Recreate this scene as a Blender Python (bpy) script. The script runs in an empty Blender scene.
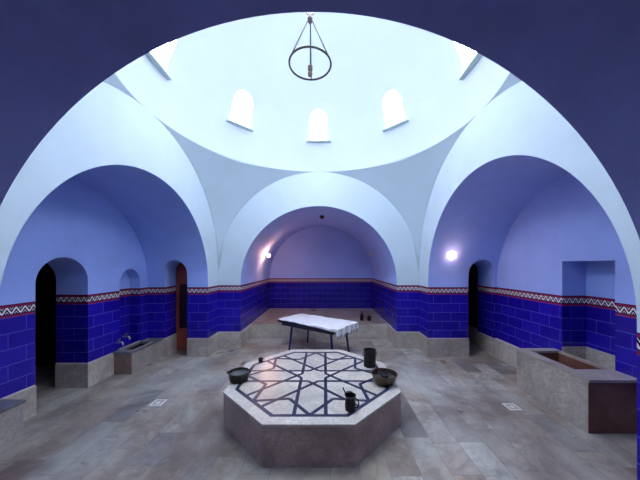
import bpy, bmesh, math, random
from math import pi, sin, cos, sqrt, radians as RAD
from mathutils import Vector, Matrix
random.seed(7)
S = bpy.context.scene
C = S.collection

# ------------------------------------------------------------------ helpers
def srgb(r, g, b):
    def f(c):
        c /= 255.0
        return c/12.92 if c <= 0.04045 else ((c+0.055)/1.055)**2.4
    return (f(r), f(g), f(b), 1.0)

class NT:
    def __init__(self, name):
        self.m = bpy.data.materials.new(name); self.m.use_nodes = True
        self.t = self.m.node_tree; self.n = self.t.nodes; self.l = self.t.links
        self.n.clear()
        self.out = self.n.new('ShaderNodeOutputMaterial')
        self.b = self.n.new('ShaderNodeBsdfPrincipled')
        self.l.new(self.b.outputs[0], self.out.inputs[0])
    def put(self, sock, v):
        if isinstance(v, bpy.types.NodeSocket): self.l.new(v, sock)
        elif isinstance(v, (tuple, list)) and sock.type == 'RGBA': sock.default_value = (tuple(v)+(1,))[:4]
        else: sock.default_value = v
    def math(self, op, a, b=0.0, c=None, clamp=False):
        n = self.n.new('ShaderNodeMath'); n.operation = op; n.use_clamp = clamp
        self.put(n.inputs[0], a); self.put(n.inputs[1], b)
        if c is not None: self.put(n.inputs[2], c)
        return n.outputs[0]
    def mix(self, f, a, b, mode='MIX'):
        n = self.n.new('ShaderNodeMix'); n.data_type = 'RGBA'; n.blend_type = mode
        self.put(n.inputs[0], f); self.put(n.inputs[6], a); self.put(n.inputs[7], b)
        return n.outputs[2]
    def geo(self):
        g = self.n.new('ShaderNodeNewGeometry'); tc = self.n.new('ShaderNodeTexCoord')
        s = self.n.new('ShaderNodeSeparateXYZ'); self.l.new(tc.outputs['Object'], s.inputs[0])
        q = self.n.new('ShaderNodeSeparateXYZ'); self.l.new(g.outputs['Normal'], q.inputs[0])
        return tc.outputs['Object'], s.outputs, q.outputs
    def comb(self, x, y, z=0.0):
        n = self.n.new('ShaderNodeCombineXYZ')
        self.put(n.inputs[0], x); self.put(n.inputs[1], y); self.put(n.inputs[2], z)
        return n.outputs[0]
    def noise(self, v, scale, detail=4, rough=0.55, dist=0.0):
        n = self.n.new('ShaderNodeTexNoise'); self.put(n.inputs['Vector'], v)
        n.inputs['Scale'].default_value = scale; n.inputs['Detail'].default_value = detail
        n.inputs['Roughness'].default_value = rough; n.inputs['Distortion'].default_value = dist
        return n.outputs[0]
    def white(self, v):
        n = self.n.new('ShaderNodeTexWhiteNoise'); n.noise_dimensions = '3D'; self.put(n.inputs['Vector'], v)
        return n.outputs
    def ramp(self, f, stops, interp='LINEAR'):
        n = self.n.new('ShaderNodeValToRGB'); self.put(n.inputs[0], f)
        e = n.color_ramp.elements; n.color_ramp.interpolation = interp
        while len(e) < len(stops): e.new(0.5)
        for k, (p, c) in enumerate(stops):
            e[k].position = p; e[k].color = (tuple(c)+(1,))[:4]
        return n.outputs[0]
    def range(self, v, a, b, c=0.0, d=1.0):
        n = self.n.new('ShaderNodeMapRange'); self.put(n.inputs[0], v)
        for k, x in enumerate((a, b, c, d)): n.inputs[k+1].default_value = x
        return n.outputs[0]
    def bump(self, h, strength=0.2, dist=0.01):
        n = self.n.new('ShaderNodeBump'); self.put(n.inputs['Height'], h)
        n.inputs['Strength'].default_value = strength; n.inputs['Distance'].default_value = dist
        self.l.new(n.outputs[0], self.b.inputs['Normal'])
    def set(self, **k):
        names = dict(color='Base Color', rough='Roughness', metal='Metallic', spec='Specular IOR Level',
                     ecol='Emission Color', estr='Emission Strength', trans='Transmission Weight', coat='Coat Weight', ior='IOR')
        for a, v in k.items(): self.put(self.b.inputs[names[a]], v)
        return self.m

def simple(name, rgb, rough=0.5, metal=0.0, var=0.12, scale=18.0, bump=0.0):
    t = NT(name); o, p, q = t.geo()
    f = t.noise(o, scale, 5)
    c = srgb(*rgb)
    lo = tuple(x*(1-var*1.6) for x in c[:3]); hi = tuple(min(1, x*(1+var)) for x in c[:3])
    col = t.mix(t.range(f, 0.3, 0.7), lo, hi)
    t.set(color=col, rough=rough, metal=metal)
    if bump: t.bump(t.noise(o, scale*2.5, 4), bump, 0.01)
    return t.m

def obj(name, bm, mats, parent=None, smooth=None, loc=None):
    bmesh.ops.recalc_face_normals(bm, faces=bm.faces[:]) if name not in ('ceiling_pendentives', 'sheet') else None
    me = bpy.data.meshes.new(name); bm.normal_update(); bm.to_mesh(me); bm.free()
    for m in (mats if isinstance(mats, (list, tuple)) else [mats]): me.materials.append(m)
    o = bpy.data.objects.new(name, me); C.objects.link(o)
    if parent is not None: o.parent = parent
    if loc is not None: o.location = loc
    if smooth is not None: shade(me, smooth)
    return o
def shade(me, ang):
    for p in me.polygons: p.use_smooth = True
    me.set_sharp_from_angle(angle=RAD(ang))
def thing(name, label, cat, loc=(0, 0, 0), rz=0.0, group=None):
    o = bpy.data.objects.new(name, None); C.objects.link(o)
    o.location = loc; o.rotation_euler = (0, 0, rz); o.empty_display_size = 0.1
    return tag(o, label, cat, group)
def tag(o, label, cat, group=None):
    o['label'] = label; o['category'] = cat
    if group: o['group'] = group
    return o
def struct(o, label=None):
    o['kind'] = 'structure'
    if label: o['label'] = label
    return o

def box(bm, x0, x1, y0, y1, z0, z1, bev=0.0, M=None):
    v = [bm.verts.new((x, y, z)) for x in (x0, x1) for y in (y0, y1) for z in (z0, z1)]
    fs = [(0,1,3,2),(4,6,7,5),(0,4,5,1),(2,3,7,6),(0,2,6,4),(1,5,7,3)]
    faces = [bm.faces.new([v[i] for i in f]) for f in fs]
    if bev > 0:
        es = list({e for f in faces for e in f.edges})
        r = bmesh.ops.bevel(bm, geom=es, offset=bev, segments=2, affect='EDGES', profile=0.6)
        v = list({w for f in r['faces'] for w in f.verts} | {w for w in v if w.is_valid})
    if M is not None: bmesh.ops.transform(bm, matrix=M, verts=[w for w in v if w.is_valid])
    return v
def B(*a, **k):
    bm = bmesh.new(); box(bm, *a, **k); return bm
def prism(bm, pts, depth_fn):
    """closed solid: pts = list of 2-D profile points, depth_fn(p, 0|1) -> 3-D"""
    a = [bm.verts.new(depth_fn(p, 0)) for p in pts]; b = [bm.verts.new(depth_fn(p, 1)) for p in pts]
    n = len(pts)
    bm.faces.new(a); bm.faces.new(list(reversed(b)))
    for i in range(n): bm.faces.new((a[i], b[i], b[(i+1) % n], a[(i+1) % n]))
    bmesh.ops.recalc_face_normals(bm, faces=bm.faces[:])
def lathe(bm, prof, n=32, cx=0, cy=0, cap0=True, cap1=True):
    rings = []
    for r, z in prof:
        rings.append([bm.verts.new((cx+r*cos(2*pi*k/n), cy+r*sin(2*pi*k/n), z)) for k in range(n)])
    for a, b in zip(rings, rings[1:]):
        for k in range(n): bm.faces.new((a[k], a[(k+1) % n], b[(k+1) % n], b[k]))
    if cap0: bm.faces.new(list(reversed(rings[0])))
    if cap1: bm.faces.new(rings[-1])
def tube(bm, pts, r, n=8, closed=False, r1=None):
    pts = [Vector(p) for p in pts]; N = len(pts); rings = []
    up = Vector((0.13, 0.21, 0.97)).normalized()
    for i, p in enumerate(pts):
        a = pts[(i-1) % N] if (closed or i > 0) else p
        b = pts[(i+1) % N] if (closed or i < N-1) else p
        d = (b-a).normalized()
        x = d.cross(up)
        if x.length < 1e-3: x = d.cross(Vector((1, 0, 0)))
        x.normalize(); y = d.cross(x).normalized()
        rr = r if r1 is None else r+(r1-r)*i/max(1, N-1)
        rings.append([bm.verts.new(p+x*(rr*cos(2*pi*k/n))+y*(rr*sin(2*pi*k/n))) for k in range(n)])
    for i in range(N if closed else N-1):
        a, b = rings[i], rings[(i+1) % N]
        for k in range(n): bm.faces.new((a[k], a[(k+1) % n], b[(k+1) % n], b[k]))
    if not closed:
        bm.faces.new(list(reversed(rings[0]))); bm.faces.new(rings[-1])
    bmesh.ops.recalc_face_normals(bm, faces=bm.faces[:])
def T(*pts, r=0.01, **k):
    bm = bmesh.new(); tube(bm, pts, r, **k); return bm

def boolean(o, bms, op='DIFFERENCE'):
    """cut a list of closed bmeshes out of o, leaving no helper behind"""
    for bm in bms:
        c = obj('cutter', bm, [])
        m = o.modifiers.new('cut', 'BOOLEAN'); m.operation = op; m.solver = 'EXACT'; m.object = c
        dg = bpy.context.evaluated_depsgraph_get(); dg.update()
        me = bpy.data.meshes.new_from_object(o.evaluated_get(dg))
        o.modifiers.clear()
        old = o.data; o.data = me; bpy.data.meshes.remove(old)
        cm = c.data; bpy.data.objects.remove(c); bpy.data.meshes.remove(cm)

# ------------------------------------------------------------------ dimensions (metres)
R = 2.40; CY = 3.66                       # hall half-side and centre
YF, YB = CY-R, CY+R                       # hall front / back wall planes
Z0 = 1.83; ZR = Z0+R                      # pendentive sphere centre, dome ring
ZS = 1.58                                 # arch springing
PL = 0.39                                 # marble plinth height
Z1, Z2 = 1.355, 1.515                     # frieze
XL, XR = -3.72, 3.90                      # rear walls of the side niches
YN = 5.52                                 # far end walls of the side niches
YBB = 9.27                                # rear wall of the far niche
WB = 1.87; HB = 1.83

# ------------------------------------------------------------------ materials
def wall_mat(name, paint, mott=0.05):
    t = NT(name); o, p, q = t.geo()
    ax = t.math('GREATER_THAN', t.math('ABSOLUTE', q[0]), 0.6)
    u = t.math('ADD', t.math('MULTIPLY', ax, p[1]), t.math('MULTIPLY', t.math('SUBTRACT', 1.0, ax), p[0]))
    z = p[2]
    # plaster
    c = srgb(*paint)[:3]
    f = t.noise(o, 2.2, 6, 0.6)
    f2 = t.noise(o, 30.0, 3, 0.6)
    pl = t.mix(t.range(f, 0.3, 0.7), tuple(x*(1-mott*1.5) for x in c), tuple(min(1, x*(1+mott)) for x in c))
    pl = t.mix(t.math('MULTIPLY', t.range(f2, 0.35, 0.75), 0.10), pl, tuple(x*0.72 for x in c))
    # tiles, running bond 0.38 x 0.195
    tw, th = 0.38, 0.195
    zz = t.math('DIVIDE', t.math('SUBTRACT', z, PL-0.01), th)
    row = t.math('FLOOR', zz)
    uu = t.math('ADD', t.math('DIVIDE', u, tw), t.math('MULTIPLY', t.math('MODULO', row, 2.0), 0.5))
    uu = t.math('ADD', uu, 50.37)
    col = t.math('FLOOR', uu)
    fu = t.math('FRACT', uu); fz = t.math('FRACT', zz)
    du = t.math('MULTIPLY', t.math('MINIMUM', fu, t.math('SUBTRACT', 1.0, fu)), tw)
    dz = t.math('MULTIPLY', t.math('MINIMUM', fz, t.math('SUBTRACT', 1.0, fz)), th)
    grout = t.math('LESS_THAN', t.math('MINIMUM', t.math('MULTIPLY', du, 1.5), dz), 0.0042)
    w = t.white(t.comb(col, row, ax))
    tile = t.mix(w[0], srgb(28, 14, 140), srgb(36, 24, 168))
    tile = t.mix(t.range(t.noise(o, 9, 4), 0.45, 0.8, 0, 0.35), tile, srgb(16, 8, 105))
    tile = t.mix(grout, tile, srgb(78, 82, 196))
    tile = t.mix(t.math('LESS_THAN', z, PL+0.016), tile, srgb(196, 186, 205))
    # frieze
    v = t.math('DIVIDE', t.math('SUBTRACT', z, Z1), Z2-Z1)
    zig = t.math('PINGPONG', t.math('ADD', u, 20.0), 0.047)
    zig = t.math('DIVIDE', zig, 0.047)
    vv = t.math('DIVIDE', t.math('SUBTRACT', v, 0.26), 0.50)
    d1 = t.math('ABSOLUTE', t.math('SUBTRACT', zig, vv))
    zg = t.math('LESS_THAN', d1, 0.21)
    dot = t.math('LESS_THAN', t.math('ABSOLUTE', t.math('SUBTRACT', d1, 0.66)), 0.07)
    zone = t.math('MULTIPLY', t.math('GREATER_THAN', vv, 0.0), t.math('LESS_THAN', vv, 1.0))
    band = t.mix(t.math('MULTIPLY', t.math('MAXIMUM', zg, dot), zone), srgb(22, 14, 48), srgb(236, 224, 236))
    red = t.math('MAXIMUM', t.math('LESS_THAN', v, 0.17), t.math('GREATER_THAN', v, 0.80))
    band = t.mix(red, band, srgb(142, 30, 78))
    line = t.math('MULTIPLY', t.math('GREATER_THAN', v, 0.17), t.math('LESS_THAN', v, 0.25))
    band = t.mix(line, band, srgb(40, 18, 80))
    top = t.math('GREATER_THAN', v, 0.92)
    band = t.mix(top, band, srgb(58, 18, 62))
    isband = t.math('GREATER_THAN', z, Z1); ispl = t.math('GREATER_THAN', z, Z2)
    cc = t.mix(isband, tile, band); cc = t.mix(ispl, cc, pl)
    rough = t.math('ADD', t.math('MULTIPLY', ispl, 0.55), 0.24)
    t.set(color=cc, rough=rough, spec=0.4)
    h = t.mix(ispl, t.mix(grout, (1, 1, 1), (0, 0, 0)), t.noise(o, 55, 4))
    t.bump(h, 0.16, 0.006)
    return t.m
M_hall = wall_mat('hall_plaster_and_tile', (196, 213, 228), 0.03)
M_iwan = wall_mat('niche_plaster_and_tile', (158, 182, 252), 0.05)
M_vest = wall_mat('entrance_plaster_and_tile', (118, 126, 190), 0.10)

def plaster(name, rgb):
    t = NT(name); o, p, q = t.geo(); c = srgb(*rgb)[:3]
    f = t.noise(o, 1.8, 5)
    t.set(color=t.mix(t.range(f, 0.3, 0.7), tuple(x*0.96 for x in c), c), rough=0.8, spec=0.3)
    t.bump(t.noise(o, 50, 4), 0.12, 0.006)
    return t.m
M_roomshade = plaster('shaded_room_plaster', (54, 40, 40))  # darkness of the unlit passage rooms put into the wall colour
M_dome = plaster('dome_plaster', (199, 211, 224))
M_pend = plaster('pendentive_plaster', (192, 211, 226))

def marble(name, base, vein, dark, scale=1.6, rough=0.35, amount=0.5):
    t = NT(name); o, p, q = t.geo()
    oi = t.n.new('ShaderNodeObjectInfo')
    n1 = t.noise(o, scale, 8, 0.62, 1.2)
    n2 = t.noise(o, scale*3.4, 7, 0.6, 2.2)
    n3 = t.noise(o, scale*14, 4, 0.6)
    v = t.math('ABSOLUTE', t.math('SUBTRACT', n2, 0.5))
    vm = t.range(v, 0.0, 0.06, 1.0, 0.0)
    c = t.mix(t.range(n1, 0.35, 0.68), srgb(*base), srgb(*dark))
    c = t.mix(t.math('MULTIPLY', vm, amount), c, srgb(*vein))
    c = t.mix(t.range(n3, 0.4, 0.75, 0, 0.25), c, tuple(x*0.55 for x in srgb(*dark)[:3]))
    t.set(color=c, rough=rough, spec=0.45)
    t.bump(n3, 0.08, 0.004)
    return t.m
M_plinth = marble('plinth_marble', (204, 196, 188), (140, 132, 128), (158, 148, 142), 1.3)
M_tub = marble('tub_marble', (194, 188, 180), (128, 122, 120), (146, 138, 132), 1.2)
M_tubtop = marble('tub_rim_marble', (186, 178, 172), (136, 128, 126), (142, 134, 130), 2.0, 0.3)
M_brown = marble('brown_marble', (150, 126, 118), (108, 88, 82), (112, 90, 82), 1.8, 0.35)
M_slab = marble('slab_side_marble', (204, 184, 176), (140, 120, 114), (160, 138, 130), 2.4, 0.4)
M_shadebrown = marble('shade_brown_marble', (124, 82, 72), (84, 50, 44), (84, 52, 46), 1.8, 0.35)  # shade on the tub's near end put into the marble colour
M_rim = marble('slab_rim_marble', (222, 217, 210), (168, 162, 158), (190, 184, 178), 2.2, 0.3)
M_bench = marble('bench_marble', (182, 176, 172), (136, 128, 126), (150, 142, 138), 1.4, 0.4)
M_benchtop = marble('bench_top_marble', (122, 122, 132), (96, 96, 106), (98, 98, 108), 2.0, 0.3)

def floor_mat(name, warm=0.0, w=0.29):
    t = NT(name); o, p, q = t.geo()
    x, y = p[0], p[1]
    row = t.math('FLOOR', t.math('DIVIDE', t.math('ADD', x, 20.1), w))
    r = t.white(t.comb(row, 3.3, 0.0))
    ln = t.math('ADD', 0.42, t.math('MULTIPLY', r[0], 0.4))
    yy = t.math('DIVIDE', t.math('ADD', y, t.math('ADD', 30.0, t.math('MULTIPLY', r[0], 7.7))), ln)
    idx = t.math('FLOOR', yy)
    k = t.white(t.comb(row, idx, 1.7))
    fx = t.math('FRACT', t.math('DIVIDE', t.math('ADD', x, 20.1), w)); fy = t.math('FRACT', yy)
    dx = t.math('MULTIPLY', t.math('MINIMUM', fx, t.math('SUBTRACT', 1.0, fx)), w)
    dy = t.math('MULTIPLY', t.math('MINIMUM', fy, t.math('SUBTRACT', 1.0, fy)), ln)
    g = t.math('LESS_THAN', t.math('MINIMUM', dx, dy), 0.0045)
    stone = t.ramp(k[0], [(0.0, srgb(104, 104, 108)), (0.035, srgb(138, 136, 138)), (0.12, srgb(162, 152, 142)),
                          (0.34, srgb(168, 166, 160)), (0.58, srgb(188, 187, 180)), (0.74, srgb(170, 159, 146)), (0.91, srgb(150, 134, 122)), (0.97, srgb(124, 106, 96))], 'CONSTANT')
    # every slab has its own veining
    ofs = t.n.new('ShaderNodeVectorMath'); ofs.operation = 'MULTIPLY_ADD'
    t.l.new(k[1], ofs.inputs[0]); ofs.inputs[1].default_value = (9, 9, 9); t.l.new(o, ofs.inputs[2])
    vec = ofs.outputs[0]
    n2 = t.noise(vec, 2.2, 8, 0.65, 0.7)
    vm = t.range(t.math('ABSOLUTE', t.math('SUBTRACT', n2, 0.5)), 0.0, 0.05, 0.4, 0.0)
    c = t.mix(t.range(t.noise(vec, 1.7, 6, 0.6, 0.8), 0.38, 0.68, 0.0, 0.85), stone, srgb(122, 110, 102))
    c = t.mix(vm, c, srgb(88, 84, 86))
    # worn pale wash and brown damp stains of their own shape
    wash = t.range(t.noise(o, 0.75, 5, 0.6, 0.8), 0.42, 0.68, 0.0, 0.65)
    c = t.mix(wash, c, srgb(186, 188, 184))
    stain = t.range(t.noise(t.comb(t.math('ADD', x, 7.0), t.math('MULTIPLY', y, 0.8), 4.0), 0.9, 6, 0.65, 0.7), 0.50, 0.7, 0.0, 0.7)
    c = t.mix(stain, c, srgb(98, 80, 72))
    if warm: c = t.mix(warm, c, srgb(150, 124, 112))
    c = t.mix(t.math('MULTIPLY', g, 0.5), c, srgb(112, 106, 104))
    ro = t.range(t.noise(o, 1.6, 4), 0.3, 0.7, 0.25, 0.5)
    t.set(color=c, rough=ro, spec=0.45)
    t.bump(t.mix(g, t.noise(vec, 9, 4), (0, 0, 0)), 0.12, 0.006)
    return t.m
M_floor = floor_mat('floor_slabs')
M_floor2 = floor_mat('platform_slabs', 0.5, 0.45)

M_navy = simple('navy_mosaic', (46, 50, 80), 0.3, 0, 0.35, 60)
M_inlay = marble('inlay_marble', (214, 208, 196), (150, 148, 150), (176, 172, 168), 3.2, 0.3)
M_iron = simple('dark_iron', (44, 42, 46), 0.45, 0.6, 0.3, 30)
M_black = simple('black_metal', (16, 16, 18), 0.35, 0.5, 0.25, 40)
M_copper = simple('tarnished_copper', (104, 86, 74), 0.38, 0.85, 0.35, 22)
M_pewter = simple('aged_pewter', (84, 80, 82), 0.4, 0.85, 0.35, 26)
M_sill = simple('sill_stone', (188, 208, 212), 0.6, 0, 0.06)
M_tabledark = simple('navy_vinyl', (26, 26, 66), 0.45, 0, 0.12, 20)
M_tableblue = simple('blue_painted_metal', (38, 38, 108), 0.35, 0.2, 0.1, 20)
M_sheet = simple('white_cotton_sheet', (228, 230, 240), 0.85, 0, 0.04, 14)
M_fringe = simple('sheet_edge_stitching', (120, 122, 150), 0.85, 0, 0.05, 14)
M_wood = simple('red_brown_wood', (156, 70, 54), 0.45, 0, 0.22, 6)
M_wooddark = simple('dark_wood_panel', (40, 20, 20), 0.4, 0, 0.2, 6)
M_steel = simple('brushed_steel', (196, 200, 208), 0.3, 0.8, 0.06, 30)
M_brass = simple('worn_brass', (176, 156, 110), 0.3, 0.9, 0.15, 30)
M_white = simple('white_enamel', (228, 226, 222), 0.35, 0, 0.03)
t = NT('dark_water'); M_water = t.set(color=srgb(70, 72, 74), rough=0.06, spec=0.6)

def glow(name, rgb, strength):
    t = NT(name); return t.set(color=srgb(*rgb), ecol=srgb(*rgb), estr=strength, rough=0.4)
M_pane = glow('frosted_pane_daylight', (246, 249, 255), 34.0)
M_added_eye = glow('added_disc_glow', (244, 247, 255), 70.0)  # added light source, brightens the hall from above
M_bulb = glow('lit_opal_globe', (255, 208, 184), 70.0)
M_spot = glow('lit_warm_bulb', (255, 178, 136), 260.0)
M_off = simple('unlit_opal_glass', (196, 198, 220), 0.3, 0, 0.03)

# ------------------------------------------------------------------ shell
def arch_profile(c, w, zs, h, zb=-0.3, n=72):
    pts = [(c-w, zb)]
    for k in range(n+1):
        a = pi-pi*k/n; pts.append((c+w*cos(a), zs+h*sin(a)))
    pts.append((c+w, zb))
    return pts
def cut_x(prof, x0, x1):
    bm = bmesh.new(); prism(bm, prof, lambda p, k: ((x0, x1)[k], p[0], p[1])); return bm
def cut_y(prof, y0, y1):
    bm = bmesh.new(); prism(bm, prof, lambda p, k: (p[0], (y0, y1)[k], p[1])); return bm

def finish(o, test):
    me = o.data
    me.materials.clear()
    for m in (M_hall, M_iwan): me.materials.append(m)
    me.materials.append(M_roomshade)
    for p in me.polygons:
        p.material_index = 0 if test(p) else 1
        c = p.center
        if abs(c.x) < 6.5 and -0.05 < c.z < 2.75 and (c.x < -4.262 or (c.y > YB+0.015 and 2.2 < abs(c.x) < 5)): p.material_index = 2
    shade(me, 25)
    return o

# floors
struct(obj('floor', B(-7, 7, -2.2, 10.6, -0.3, 0.0), M_floor), 'grey and beige marble slab floor')
fb = bmesh.new()
box(fb, -WB+0.001, WB-0.001, 6.93, YBB+0.05, -0.05, PL)
struct(obj('floor_back', fb, M_floor2), 'raised brownish marble floor of the far niche')

# left mass with its niche, doorway, wall recess and narrow end door
wl = obj('wall_left', B(-6.8, -R, YF-0.06, YB+0.04, -0.1, ZR+0.004), M_hall)
boolean(wl, [cut_x(arch_profile(3.745, 1.775, ZS, 1.77), XL, -R+0.5),
             cut_x(arch_profile(3.755, 0.375, 1.74, 0.375, n=32), -4.26, XL+0.3),
             B(-6.3, -4.24, 2.2, 5.0, -0.2, 2.7),
             cut_x(arch_profile(5.03, 0.26, 1.66, 0.26, zb=0.41, n=28), XL-0.22, XL+0.3),
             cut_y(arch_profile(-3.10, 0.245, 1.86, 0.245, n=28), YN-0.5, YB+0.3)])
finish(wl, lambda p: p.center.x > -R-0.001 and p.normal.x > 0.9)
struct(wl, 'left wall with deep arched niche, blue tiles and arched doorways')

wr = obj('wall_right', B(R, 6.8, YF-0.06, YB+0.04, -0.1, ZR+0.004), M_hall)
boolean(wr, [cut_x(arch_profile(3.675, 1.85, ZS, 1.85), R-0.5, XR),
             B(XR-0.3, 4.28, 3.27, 4.0, 0.45, 2.06),
             cut_y(arch_profile(3.555, 0.275, 1.84, 0.275, n=28), YN-0.5, YB+0.3)])
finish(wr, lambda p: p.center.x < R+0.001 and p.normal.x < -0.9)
struct(wr, 'right wall with deep arched niche, blue tiles and square recess')

wb = obj('wall_back', B(-6.8, 6.8, YB, 10.4, -0.1, ZR+0.004), M_hall)
boolean(wb, [cut_y(arch_profile(0, WB, ZS, HB), YB-0.5, YBB),
             B(-4.6, -2.5, YB+0.02, 8.0, -0.2, 2.5),
             B(-3.345, -2.855, YB-0.3, YB+0.3, -0.2, 1.86),
             cut_y(arch_profile(-3.10, 0.245, 1.86, 0.245, n=28), YB-0.3, YB+0.3),
             B(2.9, 3.98, YB+0.02, 8.4, -0.2, 2.5),
             cut_y(arch_profile(3.555, 0.275, 1.84, 0.275, n=28), YB-0.3, YB+0.3)])
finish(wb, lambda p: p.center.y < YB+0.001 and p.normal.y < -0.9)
struct(wb, 'far wall with arched niche and blue tiled sides')

wf = obj('wall_front', B(-6.8, 6.8, -2.0, YF, -0.1, ZR+0.004), M_hall)
boolean(wf, [cut_y(arch_profile(0.09, 1.72, ZS, 1.68), -1.5, YF+0.5)])
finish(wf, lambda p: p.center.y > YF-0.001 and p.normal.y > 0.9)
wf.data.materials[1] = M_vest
struct(wf, 'dark blue vaulted entrance arch in the foreground')

# pendentives + dome = ceiling
pb = bmesh.new()
NA, NR = 48, 24
for q in range(4):
    grid = []
    for i in range(NA+1):
        ph = (pi/2)*i/NA
        rm = R/max(cos(ph), sin(ph)); a = ph+q*pi/2
        col = []
        for j in range(NR+1):
            rho = R+(rm-R)*j/NR
            z = Z0+sqrt(max(0.0, 2*R*R-rho*rho))
            col.append(pb.verts.new((rho*cos(a), CY+rho*sin(a), z)))
        grid.append(col)
    for i in range(NA):
        for j in range(NR):
            try: pb.faces.new((grid[i][j], grid[i+1][j], grid[i+1][j+1], grid[i][j+1]))
            except ValueError: pass
bmesh.ops.remove_doubles(pb, verts=pb.verts[:], dist=1e-4)
bmesh.ops.recalc_face_normals(pb, faces=pb.faces[:])
po = obj('ceiling_pendentives', pb, M_pend)
md = po.modifiers.new('s', 'SOLIDIFY'); md.thickness = 0.12
# make sure the thickness goes outwards
c0 = po.data.polygons[len(po.data.polygons)//2]
md.offset = 1.0 if (Vector((c0.center.x, c0.center.y-CY, c0.center.z-Z0)).dot(c0.normal) > 0) else -1.0
shade(po.data, 40)
struct(po, 'pale blue curved pendentives between the arches and the dome')

RD = R+0.012
db = bmesh.new()
prof = [(RD, ZR)]+[(RD*cos(a), ZR+RD*sin(a)) for a in [pi/2*k/40 for k in range(1, 40)]]
outr = [(2.75*cos(a), ZR+2.75*sin(a)) for a in [pi/2*k/40 for k in range(39, 0, -1)]]+[(2.75, ZR)]
n = 128
rings = [[db.verts.new((r*cos(2*pi*k/n), CY+r*sin(2*pi*k/n), z)) for k in range(n)] for r, z in prof]
tip = db.verts.new((0, CY, ZR+RD))
rin = [[db.verts.new((r*cos(2*pi*k/n), CY+r*sin(2*pi*k/n), z)) for k in range(n)] for r, z in outr]
tip2 = db.verts.new((0, CY, ZR+2.75))
for a, b in zip(rings, rings[1:]):
    for k in range(n): db.faces.new((a[k], a[(k+1) % n], b[(k+1) % n], b[k]))
for k in range(n):
    db.faces.new((rings[-1][k], rings[-1][(k+1) % n], tip))
    db.faces.new((rin[0][(k+1) % n], rin[0][k], tip2))
for a, b in zip(rin, rin[1:]):
    for k in range(n): db.faces.new((a[k], a[(k+1) % n], b[(k+1) % n], b[k]))
for k in range(n): db.faces.new((rin[-1][k], rin[-1][(k+1) % n], rings[0][(k+1) % n], rings[0][k]))
bmesh.ops.recalc_face_normals(db, faces=db.faces[:])
dome = obj('ceiling', db, M_dome)
WW, WZB, WZS = 0.205, 4.925, 5.31
cut = []
def wprof(w=WW, zb=WZB, zs=WZS, n=20):
    return [(-w, zb)]+[(-w*cos(pi*k/n), zs+w*sin(pi*k/n)) for k in range(n+1)]+[(w, zb)]
def radial(a, r, t_, z):   # radius r, tangential t_, height z
    return (r*cos(a)-t_*sin(a), CY+r*sin(a)+t_*cos(a), z)
azs = [pi/2+k*pi/4 for k in range(8)]
for a in azs:
    bm = bmesh.new(); prism(bm, wprof(), lambda p, k: radial(a, (1.4, 3.2)[k], p[0], p[1])); cut.append(bm)
added_eyes = []  # ring of glowing discs added out of view to light the hall
for k in range(8):
    a = pi/8+k*pi/4; el = RAD(76)
    d = Vector((cos(a)*cos(el), sin(a)*cos(el), sin(el)))
    M = Matrix.Translation(Vector((0, CY, ZR))+d*2.55) @ d.to_track_quat('Z', 'Y').to_matrix().to_4x4()
    bm = bmesh.new(); lathe(bm, [(0.16, -0.7), (0.16, 0.7)], 24); bmesh.ops.transform(bm, matrix=M, verts=bm.verts[:])
    cut.append(bm); added_eyes.append(M)
boolean(dome, cut)
shade(dome.data, 22)
struct(dome, 'bright white dome pierced by small arched windows')

for i, a in enumerate(azs):
    w = bpy.data.objects.new('window_%d' % (i+1), None); C.objects.link(w)
    struct(w, 'small arched dome window with a stone sill')
    w.location = (0, CY, 0)
    def rl(r, t_, z): return (r*cos(a)-t_*sin(a), r*sin(a)+t_*cos(a), z)
    bm = bmesh.new()
    def rr(z): return 2.37-0.20*(z-WZB)/0.58
    prism(bm, wprof(WW+0.012, WZB-0.01, WZS), lambda p, k: rl(rr(p[1])+0.02*k, p[0], p[1]))
    obj('pane', bm, M_pane, w)
    bm = bmesh.new()   # slim frame round the pane
    path = [rl(rr(z)-0.012, s, z) for s, z in wprof(WW-0.008, WZB, WZS)]
    tube(bm, path, 0.013, 6, closed=True)
    obj('window_frame', bm, M_dome, w, 40)
    bm = bmesh.new()
    pts = [(-0.29, 0), (0.29, 0), (0.29, 0.035), (-0.29, 0.035)]
    rs = sqrt(RD*RD-(WZB-ZR)**2)
    vs = []
    prism(bm, pts, lambda p, k: rl((rs-0.075, rs+0.10)[k], p[0], WZB-0.04+p[1]))
    obj('window_sill', bm, M_sill, w)
for i, M in enumerate(added_eyes):
    bm = bmesh.new(); lathe(bm, [(0.175, 0.0), (0.175, 0.02)], 24)
    o = obj('window_%d' % (i+9), bm, M_added_eye); o.matrix_world = M
    struct(o, 'added glowing disc high in the dome, out of view')

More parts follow.
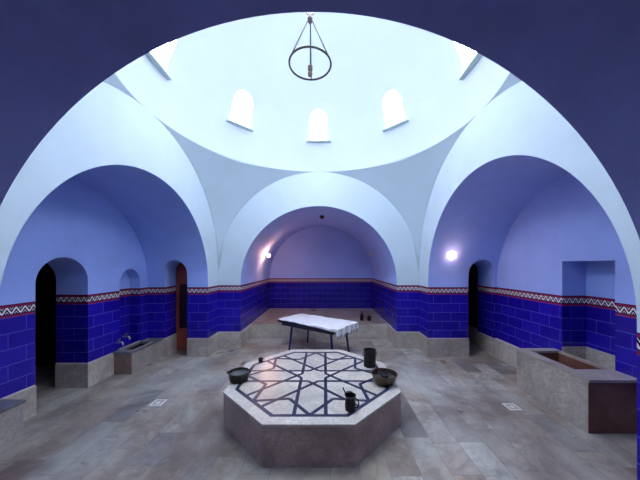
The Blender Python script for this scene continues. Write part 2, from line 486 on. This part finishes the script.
# plinths (baseboards) of pale marble, 15 mm proud of the tiles
TH = 0.016
def bb(name, segs, label):
    bm = bmesh.new()
    for x0, x1, y0, y1 in segs: box(bm, x0, x1, y0, y1, -0.03, PL, 0.003)
    return struct(obj(name, bm, M_plinth), label)
bb('baseboard_left', [(-R-0.02, -R+TH, YN-TH, YB-0.0), (-2.855, -R-0.0, YN-TH, YN+0.02), (XL+0.33, -3.345+TH, YN-TH, YN+0.02), (-3.345-0.02, -3.345+TH, YN-0.0, YB+0.05),
                      (XL-0.02, XL+TH, 1.98, 3.38), (XL-0.02, XL+TH, 4.13-TH, 4.63), (-4.24, XL+0.0, 4.13-TH, 4.13+0.02)],
   'pale marble plinth along the left wall')
bb('baseboard_right', [(R-TH, R+0.02, YN-TH, YB), (R, 3.28, YN-TH, YN+0.02), (XR-TH-0.03, XR+0.02, 4.14, YN),
                       (3.83-TH, 3.85, YN, YB+0.05), (3.98-TH, 4.0, YB+0.06, 8.3), (3.28-0.02, 3.28+TH, YN, YB)],
   'pale marble plinth along the right wall')
bb('baseboard_back', [(-R, -WB+TH, YB-TH, YB+0.02), (WB-TH, R, YB-TH, YB+0.02), (-WB-0.02, -WB+TH, YB, 6.94), (WB-TH, WB+0.02, YB, 6.94),
                      (-WB, WB, 6.93-TH, 6.95)],
   'pale marble plinth and step along the far niche')
bm = bmesh.new(); box(bm, 4.28-TH, 4.29, 3.28, 4.0, 0.45, 0.71, 0.003); box(bm, XR+0.001, 4.27, 4.0-TH, 4.01, 0.45, 0.71, 0.003); box(bm, XR+0.001, 4.27, 3.272, 3.98, 0.44, 0.47)
struct(obj('trim_1', bm, M_plinth), 'pale marble upstand inside the square recess')

# open wooden door seen in the narrow passage at left
d = bpy.data.objects.new('door_1', None); C.objects.link(d); struct(d, 'reddish wooden door leaf in the narrow left passage')
d.location = (-3.34, 5.93, 0)
bm = bmesh.new()
box(bm, 0, 0.07, 0, 0.045, 0.02, 1.55); box(bm, 0.41, 0.48, 0, 0.045, 0.02, 1.55)
box(bm, 0.07, 0.41, 0, 0.045, 0.02, 0.12); box(bm, 0.07, 0.41, 0, 0.045, 0.44, 0.52)
prism(bm, [(0, 1.55), (0, 1.86)]+[(0.24-0.24*cos(pi*k/20), 1.86+0.235*sin(pi*k/20)) for k in range(1, 20)]+[(0.48, 1.86), (0.48, 1.55)], lambda p, k: (p[0], 0.045*k, p[1]))
obj('door_leaf', bm, M_wood, d)
o = obj('door_panel', B(0.07, 0.41, 0.012, 0.034, 0.52, 1.55), M_wooddark, d); o['label'] = 'dark upper panel'
obj('door_panel', B(0.07, 0.41, 0.012, 0.034, 0.12, 0.44), M_wood, d)
obj('door_handle', T((0.44, -0.03, 1.0), (0.44, -0.03, 1.12), r=0.012), M_brass, d)

# ------------------------------------------------------------------ octagonal heated slab
OX, OY, AP, OH = -0.01, 3.595, 1.10, 0.43
st = thing('belly_stone', 'large octagonal marble slab with navy star inlay in the middle of the floor', 'slab', (OX, OY, 0))
def octa(ap, k): return (ap/cos(pi/8)*cos(pi/8+k*pi/4), ap/cos(pi/8)*sin(pi/8+k*pi/4))
for k in range(8):
    bm = bmesh.new()
    o1, o2, i1, i2 = octa(AP, k), octa(AP, k+1), octa(AP-0.05, k), octa(AP-0.05, k+1)
    prism(bm, [o1, o2, i2, i1], lambda p, q: (p[0], p[1], (0.0, OH-0.022)[q]))
    obj('side_panel', bm, M_slab, st)
bm = bmesh.new()
for k in range(8):
    o1, o2, i1, i2 = octa(AP+0.004, k), octa(AP+0.004, k+1), octa(0.975, k), octa(0.975, k+1)
    b2 = bmesh.new(); prism(b2, [o1, o2, i2, i1], lambda p, q: (p[0], p[1], (OH-0.022, OH)[q]))
    me = bpy.data.meshes.new('t'); b2.to_mesh(me); b2.free(); bm.from_mesh(me); bpy.data.meshes.remove(me)
rim = obj('rim', bm, M_rim, st); rim['label'] = 'white marble rim'
bm = bmesh.new(); prism(bm, [octa(0.976, k) for k in range(8)], lambda p, q: (p[0], p[1], (OH-0.045, OH-0.003)[q]))
top = obj('top_slab', bm, M_inlay, st)
LH = OH-0.0005
bm = bmesh.new()
def strip(bm, p, q, w, z=LH):
    p = Vector((p[0], p[1], 0)); q = Vector((q[0], q[1], 0)); d = (q-p).normalized(); s = Vector((-d.y, d.x, 0))*(w/2)
    prism(bm, [p+s, p-s, q-s, q+s], lambda v, k: (v[0], v[1], (OH-0.006, z)[k]))
b_ap = 0.95
def clip(p, d):       # distance along d to the inner octagon
    best = 9
    for k in range(8):
        nx, ny = cos(k*pi/4), sin(k*pi/4); den = nx*d[0]+ny*d[1]
        if den > 1e-6: best = min(best, (b_ap-(nx*p[0]+ny*p[1]))/den)
    return best
def merge(bm, b2):
    me = bpy.data.meshes.new('t'); b2.to_mesh(me); b2.free(); bm.from_mesh(me); bpy.data.meshes.remove(me)
zz = 0
def addstrip(p, q, w):
    global zz
    b2 = bmesh.new(); strip(b2, p, q, w, LH+0.00012*(zz % 9)); zz += 1; merge(bm, b2)
for k in range(4):
    a = k*pi/4; d = (cos(a), sin(a)); s = (-sin(a), cos(a))
    for sg in (1, -1):
        p = (s[0]*0.168*sg, s[1]*0.168*sg)
        t1 = clip(p, d); t0 = clip(p, (-d[0], -d[1]))
        g = 0.07          # the line is broken where it crosses the centre star
        addstrip((p[0]+d[0]*g, p[1]+d[1]*g), (p[0]+d[0]*t1, p[1]+d[1]*t1), 0.042)
        addstrip((p[0]-d[0]*t0, p[1]-d[1]*t0), (p[0]-d[0]*g, p[1]-d[1]*g), 0.042)
for k in range(8):
    a = k*pi/4; r1, r2 = 0.945, 0.67
    m = (r1*cos(a), r1*sin(a))
    for sg in (1, -1):
        b_ = a+sg*pi/8
        addstrip(m, (r2*cos(b_), r2*sin(b_)), 0.042)
lines = obj('star_inlay', bm, M_navy, st); lines['label'] = 'navy star-pattern inlay lines'
bm = bmesh.new()
for k in range(8):
    o1, o2, i1, i2 = octa(0.978, k), octa(0.978, k+1), octa(0.932, k), octa(0.932, k+1)
    b2 = bmesh.new(); prism(b2, [o1, o2, i2, i1], lambda p, q: (p[0], p[1], (OH-0.006, LH+0.0013)[q])); merge(bm, b2)
o = obj('border_inlay', bm, M_navy, st); o['label'] = 'navy inlay border'

# ------------------------------------------------------------------ things on the slab
def bowl_prof(r0, r1, h, th=0.006):
    return [(r0*0.6, 0.0), (r0, 0.008), (r0+(r1-r0)*0.45, h*0.35), (r0+(r1-r0)*0.85, h*0.75), (r1, h), (r1+0.008, h+0.004), (r1-0.004, h+0.006),
            (r1-th, h), (r0+(r1-r0)*0.85-th, h*0.75), (r0+(r1-r0)*0.4-th, h*0.35), (r0*0.8, 0.014)]
e = thing('pot', 'squat black pot of water on the left corner of the octagonal slab', 'pot', (-1.02, 3.44, OH))
bm = bmesh.new(); lathe(bm, [(0.09, 0), (0.118, 0.006), (0.126, 0.05), (0.134, 0.118), (0.140, 0.122), (0.134, 0.127), (0.128, 0.12), (0.12, 0.05), (0.112, 0.014)], 36)
obj('body', bm, M_black, e, 50)
bm = bmesh.new(); lathe(bm, [(0.124, 0.094), (0.1248, 0.1)], 36); obj('water', bm, M_water, e)
for s in (1, -1):
    bm = bmesh.new(); tube(bm, [(s*0.13, -0.035, 0.105), (s*0.158, -0.02, 0.115), (s*0.158, 0.02, 0.115), (s*0.13, 0.035, 0.105)], 0.007)
    obj('handle', bm, M_black, e, 60)

e = thing('bowl', 'wide copper bowl on the right corner of the octagonal slab', 'bowl', (0.94, 3.37, OH))
bm = bmesh.new(); lathe(bm, bowl_prof(0.115, 0.168, 0.125), 40); obj('body', bm, M_copper, e, 50)
bm = bmesh.new(); lathe(bm, [(0.138, 0.068), (0.14, 0.072)], 36); obj('water', bm, M_water, e)
e = thing('scoop', 'small dark bath scoop lying inside the copper bowl', 'scoop', (0.95, 3.37, OH+0.0735), 0.5)
bm = bmesh.new(); lathe(bm, bowl_prof(0.03, 0.055, 0.04, 0.004), 24); obj('cup', bm, M_pewter, e, 50)
bm = bmesh.new(); tube(bm, [(-0.05, 0, 0.036), (-0.085, 0.0, 0.062), (-0.11, 0.0, 0.082)], 0.007); obj('handle', bm, M_pewter, e, 60)
e = thing('bucket', 'tall dark cylindrical bucket on the slab behind the copper bowl', 'bucket', (0.845, 3.93, OH))
bm = bmesh.new(); lathe(bm, [(0.08, 0), (0.092, 0.004), (0.094, 0.24), (0.1, 0.246), (0.1, 0.256), (0.092, 0.258), (0.087, 0.25), (0.085, 0.02)], 36)
obj('body', bm, M_iron, e, 40)
for s in (1, -1):
    bm = bmesh.new(); tube(bm, [(s*0.095, 0, 0.21), (s*0.112, 0, 0.205), (s*0.112, 0, 0.17), (s*0.095, 0, 0.165)], 0.006); obj('lug', bm, M_iron, e, 60)

e = thing('jug', 'small dark metal jug with a raised handle on the front of the slab', 'jug', (0.425, 2.745, OH), -0.5)
bm = bmesh.new(); lathe(bm, [(0.045, 0), (0.056, 0.004), (0.06, 0.05), (0.056, 0.10), (0.05, 0.125), (0.06, 0.155), (0.064, 0.16), (0.058, 0.161), (0.045, 0.125), (0.05, 0.1), (0.052, 0.05), (0.048, 0.012)], 32)
obj('body', bm, M_iron, e, 50)
bm = bmesh.new(); tube(bm, [(0.056, 0, 0.14), (0.088, 0, 0.13), (0.098, 0, 0.09), (0.085, 0, 0.05), (0.056, 0, 0.04)], 0.007); obj('handle', bm, M_iron, e, 60)
bm = bmesh.new(); tube(bm, [(-0.03, 0.0, 0.06), (-0.06, 0.0, 0.16), (-0.085, -0.005, 0.225)], 0.006); o = obj('stirrer', bm, M_iron, e, 60)
bm = bmesh.new(); tube(bm, [(-0.058, 0, 0.15), (-0.045, 0, 0.185), (0, 0, 0.2), (0.045, 0, 0.185), (0.058, 0, 0.15)], 0.005); obj('bail', bm, M_iron, e, 60)

e = thing('cup', 'tiny dark cup standing on the rear left rim of the octagonal slab', 'cup', (-0.89, 4.09, OH))
bm = bmesh.new(); lathe(bm, [(0.024, 0), (0.03, 0.003), (0.036, 0.05), (0.04, 0.062), (0.036, 0.063), (0.031, 0.05), (0.026, 0.008)], 20); obj('body', bm, M_iron, e, 50)
bm = bmesh.new(); tube(bm, [(0.034, 0, 0.052), (0.058, 0, 0.048), (0.055, 0, 0.02), (0.031, 0, 0.014)], 0.005); obj('handle', bm, M_iron, e, 60)

# ------------------------------------------------------------------ massage table and sheet
TA = -math.atan2(0.587, 0.81)
TL, TW, TZ = 0.845, 0.41, 0.70
tb = thing('massage_table', 'navy massage table on slim splayed legs before the far niche', 'table', (-0.06, 5.90, 0), TA)
obj('padded_top', B(-TL, TL, -TW, TW, TZ-0.07, TZ, 0.018), M_tabledark, tb, 40)
bm = bmesh.new()
for y in (-TW+0.05, TW-0.05): box(bm, -TL+0.1, TL-0.1, y-0.018, y+0.018, TZ-0.13, TZ-0.07)
for x in (-TL+0.14, TL-0.14): box(bm, x-0.018, x+0.018, -TW+0.06, TW-0.06, TZ-0.13, TZ-0.07)
obj('under_frame', bm, M_tabledark, tb)
for sx in (-1, 1):
    for sy in (-1, 1):
        x, y = sx*(TL-0.30)+(0.04 if sy > 0 else 0.12), sy*(TW-0.06)
        bm = bmesh.new(); tube(bm, [(x, y, TZ-0.08), (x+sx*0.07, y+sy*0.03, 0.0)], 0.03, 10, r1=0.022)
        lg = obj('leg', bm, M_tableblue, tb, 50)
        bm = bmesh.new(); lathe(bm, [(0.02, 0), (0.024, 0.004), (0.022, 0.03)], 12, x+sx*0.07, y+sy*0.03); obj('foot', bm, M_black, lg, 40)
# sheet: thick draped cloth with folds at the right-hand end
bm = bmesh.new()
def sheet_pt(u, v, off):
    # u along the table 0..1 (left to right end, then over it), v across -1..1 with a hang at both sides
    L0, L1 = -TL+0.02, TL+0.012
    s = u*(L1-L0+0.15); x = L0+s; z = TZ+0.006
    hang = 0.0
    if x > L1: hang = x-L1; x = L1+0.018*sin(v*14)*min(1, hang*10)+0.010
    wv = TW+0.012; y = v*(wv+0.015+0.055*u)
    side = 0.0
    if abs(y) > wv:
        side = abs(y)-wv; y = math.copysign(wv+0.008+0.010*sin(s*19)*side*14, y)
    k = 0.0045*sin(9*s+3*v)*sin(7*v+2)+0.003*sin(23*s+5*v)
    z += k+0.004
    z -= max(hang, side*(0.3+0.7*u))
    z -= 0.012*max(0, sin(v*14)) * min(1, hang*8)
    return Vector((x+ (off if hang > 0 else 0), y+(math.copysign(off, y) if side > 0 else 0), z+(off if hang == 0 and side == 0 else 0)))
NU, NV = 90, 60
g = [[bm.verts.new(sheet_pt(i/NU, -1+2*j/NV, 0)) for j in range(NV+1)] for i in range(NU+1)]
for i in range(NU):
    for j in range(NV): bm.faces.new((g[i][j], g[i+1][j], g[i+1][j+1], g[i][j+1]))
bmesh.ops.recalc_face_normals(bm, faces=bm.faces[:])
sh = obj('sheet', bm, M_sheet, None, 50)
sh.location = (-0.06, 5.90, 0.0); sh.rotation_euler = (0, 0, TA)
md = sh.modifiers.new('s', 'SOLIDIFY'); md.thickness = 0.004; md.offset = 1.0
tag(sh, 'white cotton sheet draped over the navy massage table', 'sheet')
for j in range(4, NV-3, 5):
    p = sheet_pt(1.0, -1+2*j/NV, 0.004)
    bm = bmesh.new(); tube(bm, [p+Vector((0.006, 0, 0.02)), p+Vector((0.010, 0, 0.0)), p+Vector((0.008, 0, -0.03))], 0.008, 8, r1=0.012)
    fr = obj('tassel', bm, M_fringe, sh, 60); fr['label'] = 'grey tassel on the hanging end'

# ------------------------------------------------------------------ bottle and cup on the far platform
e = thing('bottle', 'tall dark bottle standing on the raised far platform', 'bottle', (1.22, 7.35, PL))
bm = bmesh.new(); lathe(bm, [(0.05, 0), (0.058, 0.006), (0.058, 0.15), (0.045, 0.18), (0.022, 0.2), (0.02, 0.24)], 24); obj('body', bm, M_black, e, 40)
bm = bmesh.new(); lathe(bm, [(0.024, 0.24), (0.026, 0.243), (0.026, 0.265), (0.02, 0.268)], 20); obj('cap', bm, M_iron, e, 40)
e = thing('mug', 'low dark mug beside the bottle on the raised far platform', 'mug', (1.43, 7.32, PL))
bm = bmesh.new(); lathe(bm, [(0.05, 0), (0.056, 0.005), (0.058, 0.13), (0.062, 0.135), (0.054, 0.136), (0.05, 0.12), (0.048, 0.012)], 24); obj('body', bm, M_black, e, 40)
bm = bmesh.new(); tube(bm, [(-0.056, 0, 0.11), (-0.1, 0, 0.1), (-0.1, 0, 0.045), (-0.056, 0, 0.03)], 0.008); obj('handle', bm, M_black, e, 60)

# ------------------------------------------------------------------ chandelier
CX, CYY = -0.065, 3.66
ch = thing('ring_chandelier', 'thin dark iron ring chandelier hanging on three rods from the dome', 'chandelier', (CX, CYY, 0))
RZ = 4.90; RR = 0.30; HZ = 5.56
bm = bmesh.new(); tube(bm, [(RR*cos(2*pi*k/64), RR*sin(2*pi*k/64), RZ) for k in range(64)], 0.014, 8, closed=True)
obj('ring', bm, M_iron, ch, 60)
for a in (-pi/2+RAD(62), -pi/2-RAD(62), pi/2):
    bm = bmesh.new(); tube(bm, [(0.02*cos(a), 0.02*sin(a), HZ), (RR*cos(a), RR*sin(a), RZ)], 0.010, 8); obj('rod', bm, M_iron, ch, 60)
bm = bmesh.new(); lathe(bm, [(0.012, HZ-0.07), (0.035, HZ-0.04), (0.042, HZ), (0.03, HZ+0.035), (0.012, HZ+0.05)], 20); obj('hub', bm, M_iron, ch, 50)
bm = bmesh.new(); tube(bm, [(0.05*cos(2*pi*k/24), 0, HZ+0.10+0.05*sin(2*pi*k/24)) for k in range(24)], 0.010, 8, closed=True); obj('hook_ring', bm, M_copper, ch, 60)
zt = sqrt(RD*RD-CX*CX)+ZR
bm = bmesh.new(); tube(bm, [(0, 0, HZ+0.15), (0, 0, zt+0.02)], 0.008, 8); obj('hanging_rod', bm, M_iron, ch, 60)
bm = bmesh.new(); tube(bm, [(0, 0, HZ-0.05), (0, 0, RZ-0.03)], 0.006, 8); obj('flex', bm, M_iron, ch, 60)
bm = bmesh.new(); lathe(bm, [(0.02, RZ-0.02), (0.036, RZ-0.03), (0.036, RZ-0.08), (0.026, RZ-0.085), (0.026, RZ-0.12), (0.034, RZ-0.125), (0.03, RZ-0.165), (0.012, RZ-0.175)], 20)
obj('lamp_socket', bm, M_copper, ch, 40)

# ------------------------------------------------------------------ wall lamps
e = thing('bulkhead_lamp', 'round lit opal lamp on the blue wall above the tiles at right', 'lamp', (2.86, YN-0.045, 2.23))
bm = bmesh.new(); lathe(bm, [(0.115, -0.05), (0.125, -0.03), (0.125, 0.02), (0.10, 0.035)], 32)
bmesh.ops.rotate(bm, matrix=Matrix.Rotation(RAD(90), 3, 'X'), verts=bm.verts[:]); obj('base_ring', bm, M_steel, e, 40)
bm = bmesh.new(); lathe(bm, [(0.098, 0.042), (0.094, 0.06), (0.07, 0.085), (0.035, 0.097), (0.005, 0.1)], 32)
bmesh.ops.rotate(bm, matrix=Matrix.Rotation(RAD(90), 3, 'X'), verts=bm.verts[:]); obj('globe', bm, M_bulb, e, 60)
def vault_x(z): return WB*sqrt(1-((z-ZS)/HB)**2)
def sconce(x, y, z, s, label, lit):
    e = thing('wall_spot', label, 'lamp', (x, y, z), 0, None)
    bm = bmesh.new(); lathe(bm, [(0.055, -0.05), (0.06, -0.01), (0.05, 0.0)], 24); bmesh.ops.rotate(bm, matrix=Matrix.Rotation(RAD(90)*-s, 3, 'Y'), verts=bm.verts[:]); obj('base_plate', bm, M_steel, e, 40)
    bm = bmesh.new(); tube(bm, [(0, 0, 0), (-s*0.07, 0, 0.01), (-s*0.10, 0, 0.0)], 0.012); obj('arm', bm, M_steel, e, 60)
    bm = bmesh.new(); bmesh.ops.create_uvsphere(bm, u_segments=20, v_segments=12, radius=0.052); bmesh.ops.translate(bm, vec=(-s*0.125, 0, -0.02), verts=bm.verts[:])
    obj('bulb', bm, M_spot if lit else M_off, e, 80)
sconce(-vault_x(2.31)+0.01, 7.75, 2.31, -1, 'small lit warm spot lamp on the left side of the far niche vault', True)
sconce(vault_x(2.33)-0.01, 7.85, 2.33, 1, 'small unlit lamp on the right side of the far niche vault', False)
e = thing('ceiling_camera', 'small dark round fitting at the top of the far niche vault', 'fitting', (0.06, 7.25, ZS+HB-0.012))
bm = bmesh.new(); lathe(bm, [(0.07, 0.02), (0.07, -0.02), (0.06, -0.03)], 24); obj('base_plate', bm, M_iron, e, 40)
bm = bmesh.new(); lathe(bm, [(0.055, -0.028), (0.05, -0.055), (0.03, -0.075), (0.004, -0.082)], 24); obj('lens_dome', bm, M_black, e, 60)

# ------------------------------------------------------------------ benches and tub
def slab(bm, x0, x1, y0, y1, z0, z1, b=0.004): box(bm, x0, x1, y0, y1, z0, z1, b)
e = thing('marble_bench', 'low marble bench by the left edge, in front of the dark doorway', 'bench', (XL+TH, 2.96, 0))
obj('front_panel', B(0.27, 0.30, -0.85, 0.02, 0, 0.375, 0.003), M_bench, e)
obj('end_panel', B(0.0, 0.27, -0.01, 0.02, 0, 0.375, 0.003), M_bench, e)
obj('end_panel', B(0.0, 0.27, -0.85, -0.82, 0, 0.375, 0.003), M_bench, e)
o = obj('top_slab', B(0.0, 0.315, -0.86, 0.035, 0.375, 0.41, 0.004), M_benchtop, e); o['label'] = 'dark grey marble top'

e = thing('basin_bench', 'low marble bench with a sunken wash basin under the small arched recess', 'basin', (XL, 4.62, 0))
obj('end_panel', B(0.001, 0.33, 0.0, 0.03, 0, 0.375, 0.003), M_brown, e)
obj('front_panel', B(0.30, 0.33, 0.031, YN-4.62-0.001, 0, 0.375, 0.003), M_bench, e)
tp = obj('top_slab', B(0.001, 0.345, -0.015, YN-4.62-0.001, 0.375, 0.41, 0.003), M_benchtop)
boolean(tp, [B(0.05, 0.29, 0.10, 0.60, 0.3, 0.5)]); tp.parent = e
bm = bmesh.new()
box(bm, 0.04, 0.30, 0.09, 0.61, 0.18, 0.2); box(bm, 0.04, 0.05, 0.09, 0.61, 0.2, 0.375); box(bm, 0.29, 0.30, 0.09, 0.61, 0.2, 0.375)
box(bm, 0.05, 0.29, 0.09, 0.10, 0.2, 0.375); box(bm, 0.05, 0.29, 0.60, 0.61, 0.2, 0.375)
obj('basin_well', bm, M_iron, e)
bm = bmesh.new()   # slightly raised rim of the basin
box(bm, 0.025, 0.05, 0.075, 0.625, 0.41, 0.44, 0.004); box(bm, 0.29, 0.315, 0.075, 0.625, 0.41, 0.42, 0.003)
box(bm, 0.05, 0.29, 0.075, 0.10, 0.41, 0.42, 0.003); box(bm, 0.05, 0.29, 0.60, 0.625, 0.41, 0.44, 0.004)
obj('basin_rim', bm, M_bench, e)
def tap(x, y, z, label):
    e = thing('tap', label, 'tap', (x, y, z), 0, 'taps over the wash basin')
    bm = bmesh.new(); tube(bm, [(-0.01, 0, 0), (0.05, 0, 0), (0.09, 0, 0.01), (0.115, 0, -0.02), (0.118, 0, -0.05)], 0.014, 10); obj('spout', bm, M_steel, e, 60)
    bm = bmesh.new(); tube(bm, [(0.045, 0, 0.01), (0.045, 0, 0.05)], 0.009); tube(bm, [(0.045, -0.035, 0.055), (0.045, 0.035, 0.055)], 0.009); obj('tap_handle', bm, M_brass, e, 60)
tap(XL, 4.70, 0.56, 'steel wall tap over the near end of the wash basin')
tap(XL, 4.74+0.12, 0.62, 'steel wall tap just right of the other tap, left of the small recess')

# big tub on the right: X 3.28..XR, Y 3.0..4.13, top 0.64
e = thing('bath_tub', 'large marble tub against the right wall under the square recess', 'tub', (3.28, 3.0, 0))
WX, LY, HT = XR-3.28, 1.13, 0.64
obj('front_panel', B(0, 0.05, 0.013, LY, 0, HT-0.035, 0.003), M_tub, e)
o = obj('end_panel', B(0.0, WX-0.001, 0.0, 0.012, 0, HT-0.035, 0.003), M_shadebrown, e); o['label'] = 'marble end panel with shade painted in as dark brown'
obj('end_panel', B(0.051, WX-0.001, LY-0.05, LY, 0, HT-0.035, 0.003), M_tub, e)
tp = obj('rim', B(-0.012, WX-0.001, -0.012, LY+0.01, HT-0.035, HT, 0.003), M_tubtop)
boolean(tp, [B(0.13, WX-0.05, 0.30, LY-0.12, 0.4, 0.8)]); tp.parent = e
bm = bmesh.new()
x0, x1, y0, y1 = 0.118, WX-0.038, 0.288, LY-0.108
box(bm, x0, x1, y0, y1, 0.12, 0.14); box(bm, x0, x0+0.012, y0, y1, 0.14, HT-0.035); box(bm, x1-0.012, x1, y0, y1, 0.14, HT-0.035)
box(bm, x0, x1, y0, y0+0.012, 0.14, HT-0.035); box(bm, x0, x1, y1-0.012, y1, 0.14, HT-0.035)
o = obj('basin_well', bm, M_shadebrown, e)

# drains
def drain(x, y, rz, label):
    e = thing('drain_cover', label, 'drain', (x, y, 0.0), rz, 'floor drains')
    bm = bmesh.new()
    for a, b, c_, d_ in ((-0.085, 0.085, -0.085, -0.065), (-0.085, 0.085, 0.065, 0.085), (-0.085, -0.065, -0.065, 0.065), (0.065, 0.085, -0.065, 0.065)): box(bm, a, b, c_, d_, 0.0, 0.008)
    obj('frame', bm, M_white, e)
    bm = bmesh.new()
    for k in range(5): box(bm, -0.065, 0.065, -0.055+k*0.026-0.005, -0.055+k*0.026+0.005, 0.0015, 0.006)
    lathe(bm, [(0.03, 0.0015), (0.03, 0.008)], 16)
    obj('grate', bm, M_white, e)
    obj('sump', B(-0.065, 0.065, -0.065, 0.065, 0.0, 0.001), M_pewter, e)
drain(-2.27, 3.67, 0.0, 'small white square drain cover in the floor left of the slab')
drain(2.78, 3.56, 0.0, 'small white square drain cover in the floor before the tub')

# ------------------------------------------------------------------ light, world, camera
def lamp(name, loc, col, e, rad):
    l = bpy.data.lights.new(name, 'POINT'); l.color = col; l.energy = e; l.shadow_soft_size = rad
    o = bpy.data.objects.new(name, l); C.objects.link(o); o.location = loc
lamp('bulkhead_light', (2.86, YN-0.30, 2.21), (1.0, 0.55, 0.42), 1.6, 0.06)

w = bpy.data.worlds.new('World'); S.world = w; w.use_nodes = True
w.node_tree.nodes['Background'].inputs[0].default_value = (0.75, 0.88, 1.0, 1); w.node_tree.nodes['Background'].inputs[1].default_value = 1.0

cam = bpy.data.cameras.new('Camera'); co = bpy.data.objects.new('Camera', cam); C.objects.link(co)
co.location = (0.15, 0, 2.0); co.rotation_euler = (pi/2, 0, 0)
cam.sensor_width = 36; cam.lens = 36*253/640; cam.shift_x = -5/640; cam.shift_y = 25/640; cam.clip_start = 0.02
S.camera = co
S.view_settings.view_transform = 'Standard'; S.view_settings.look = 'None'; S.view_settings.gamma = 1.0
S.view_settings.exposure = 0.10; S.view_settings.use_curve_mapping = False
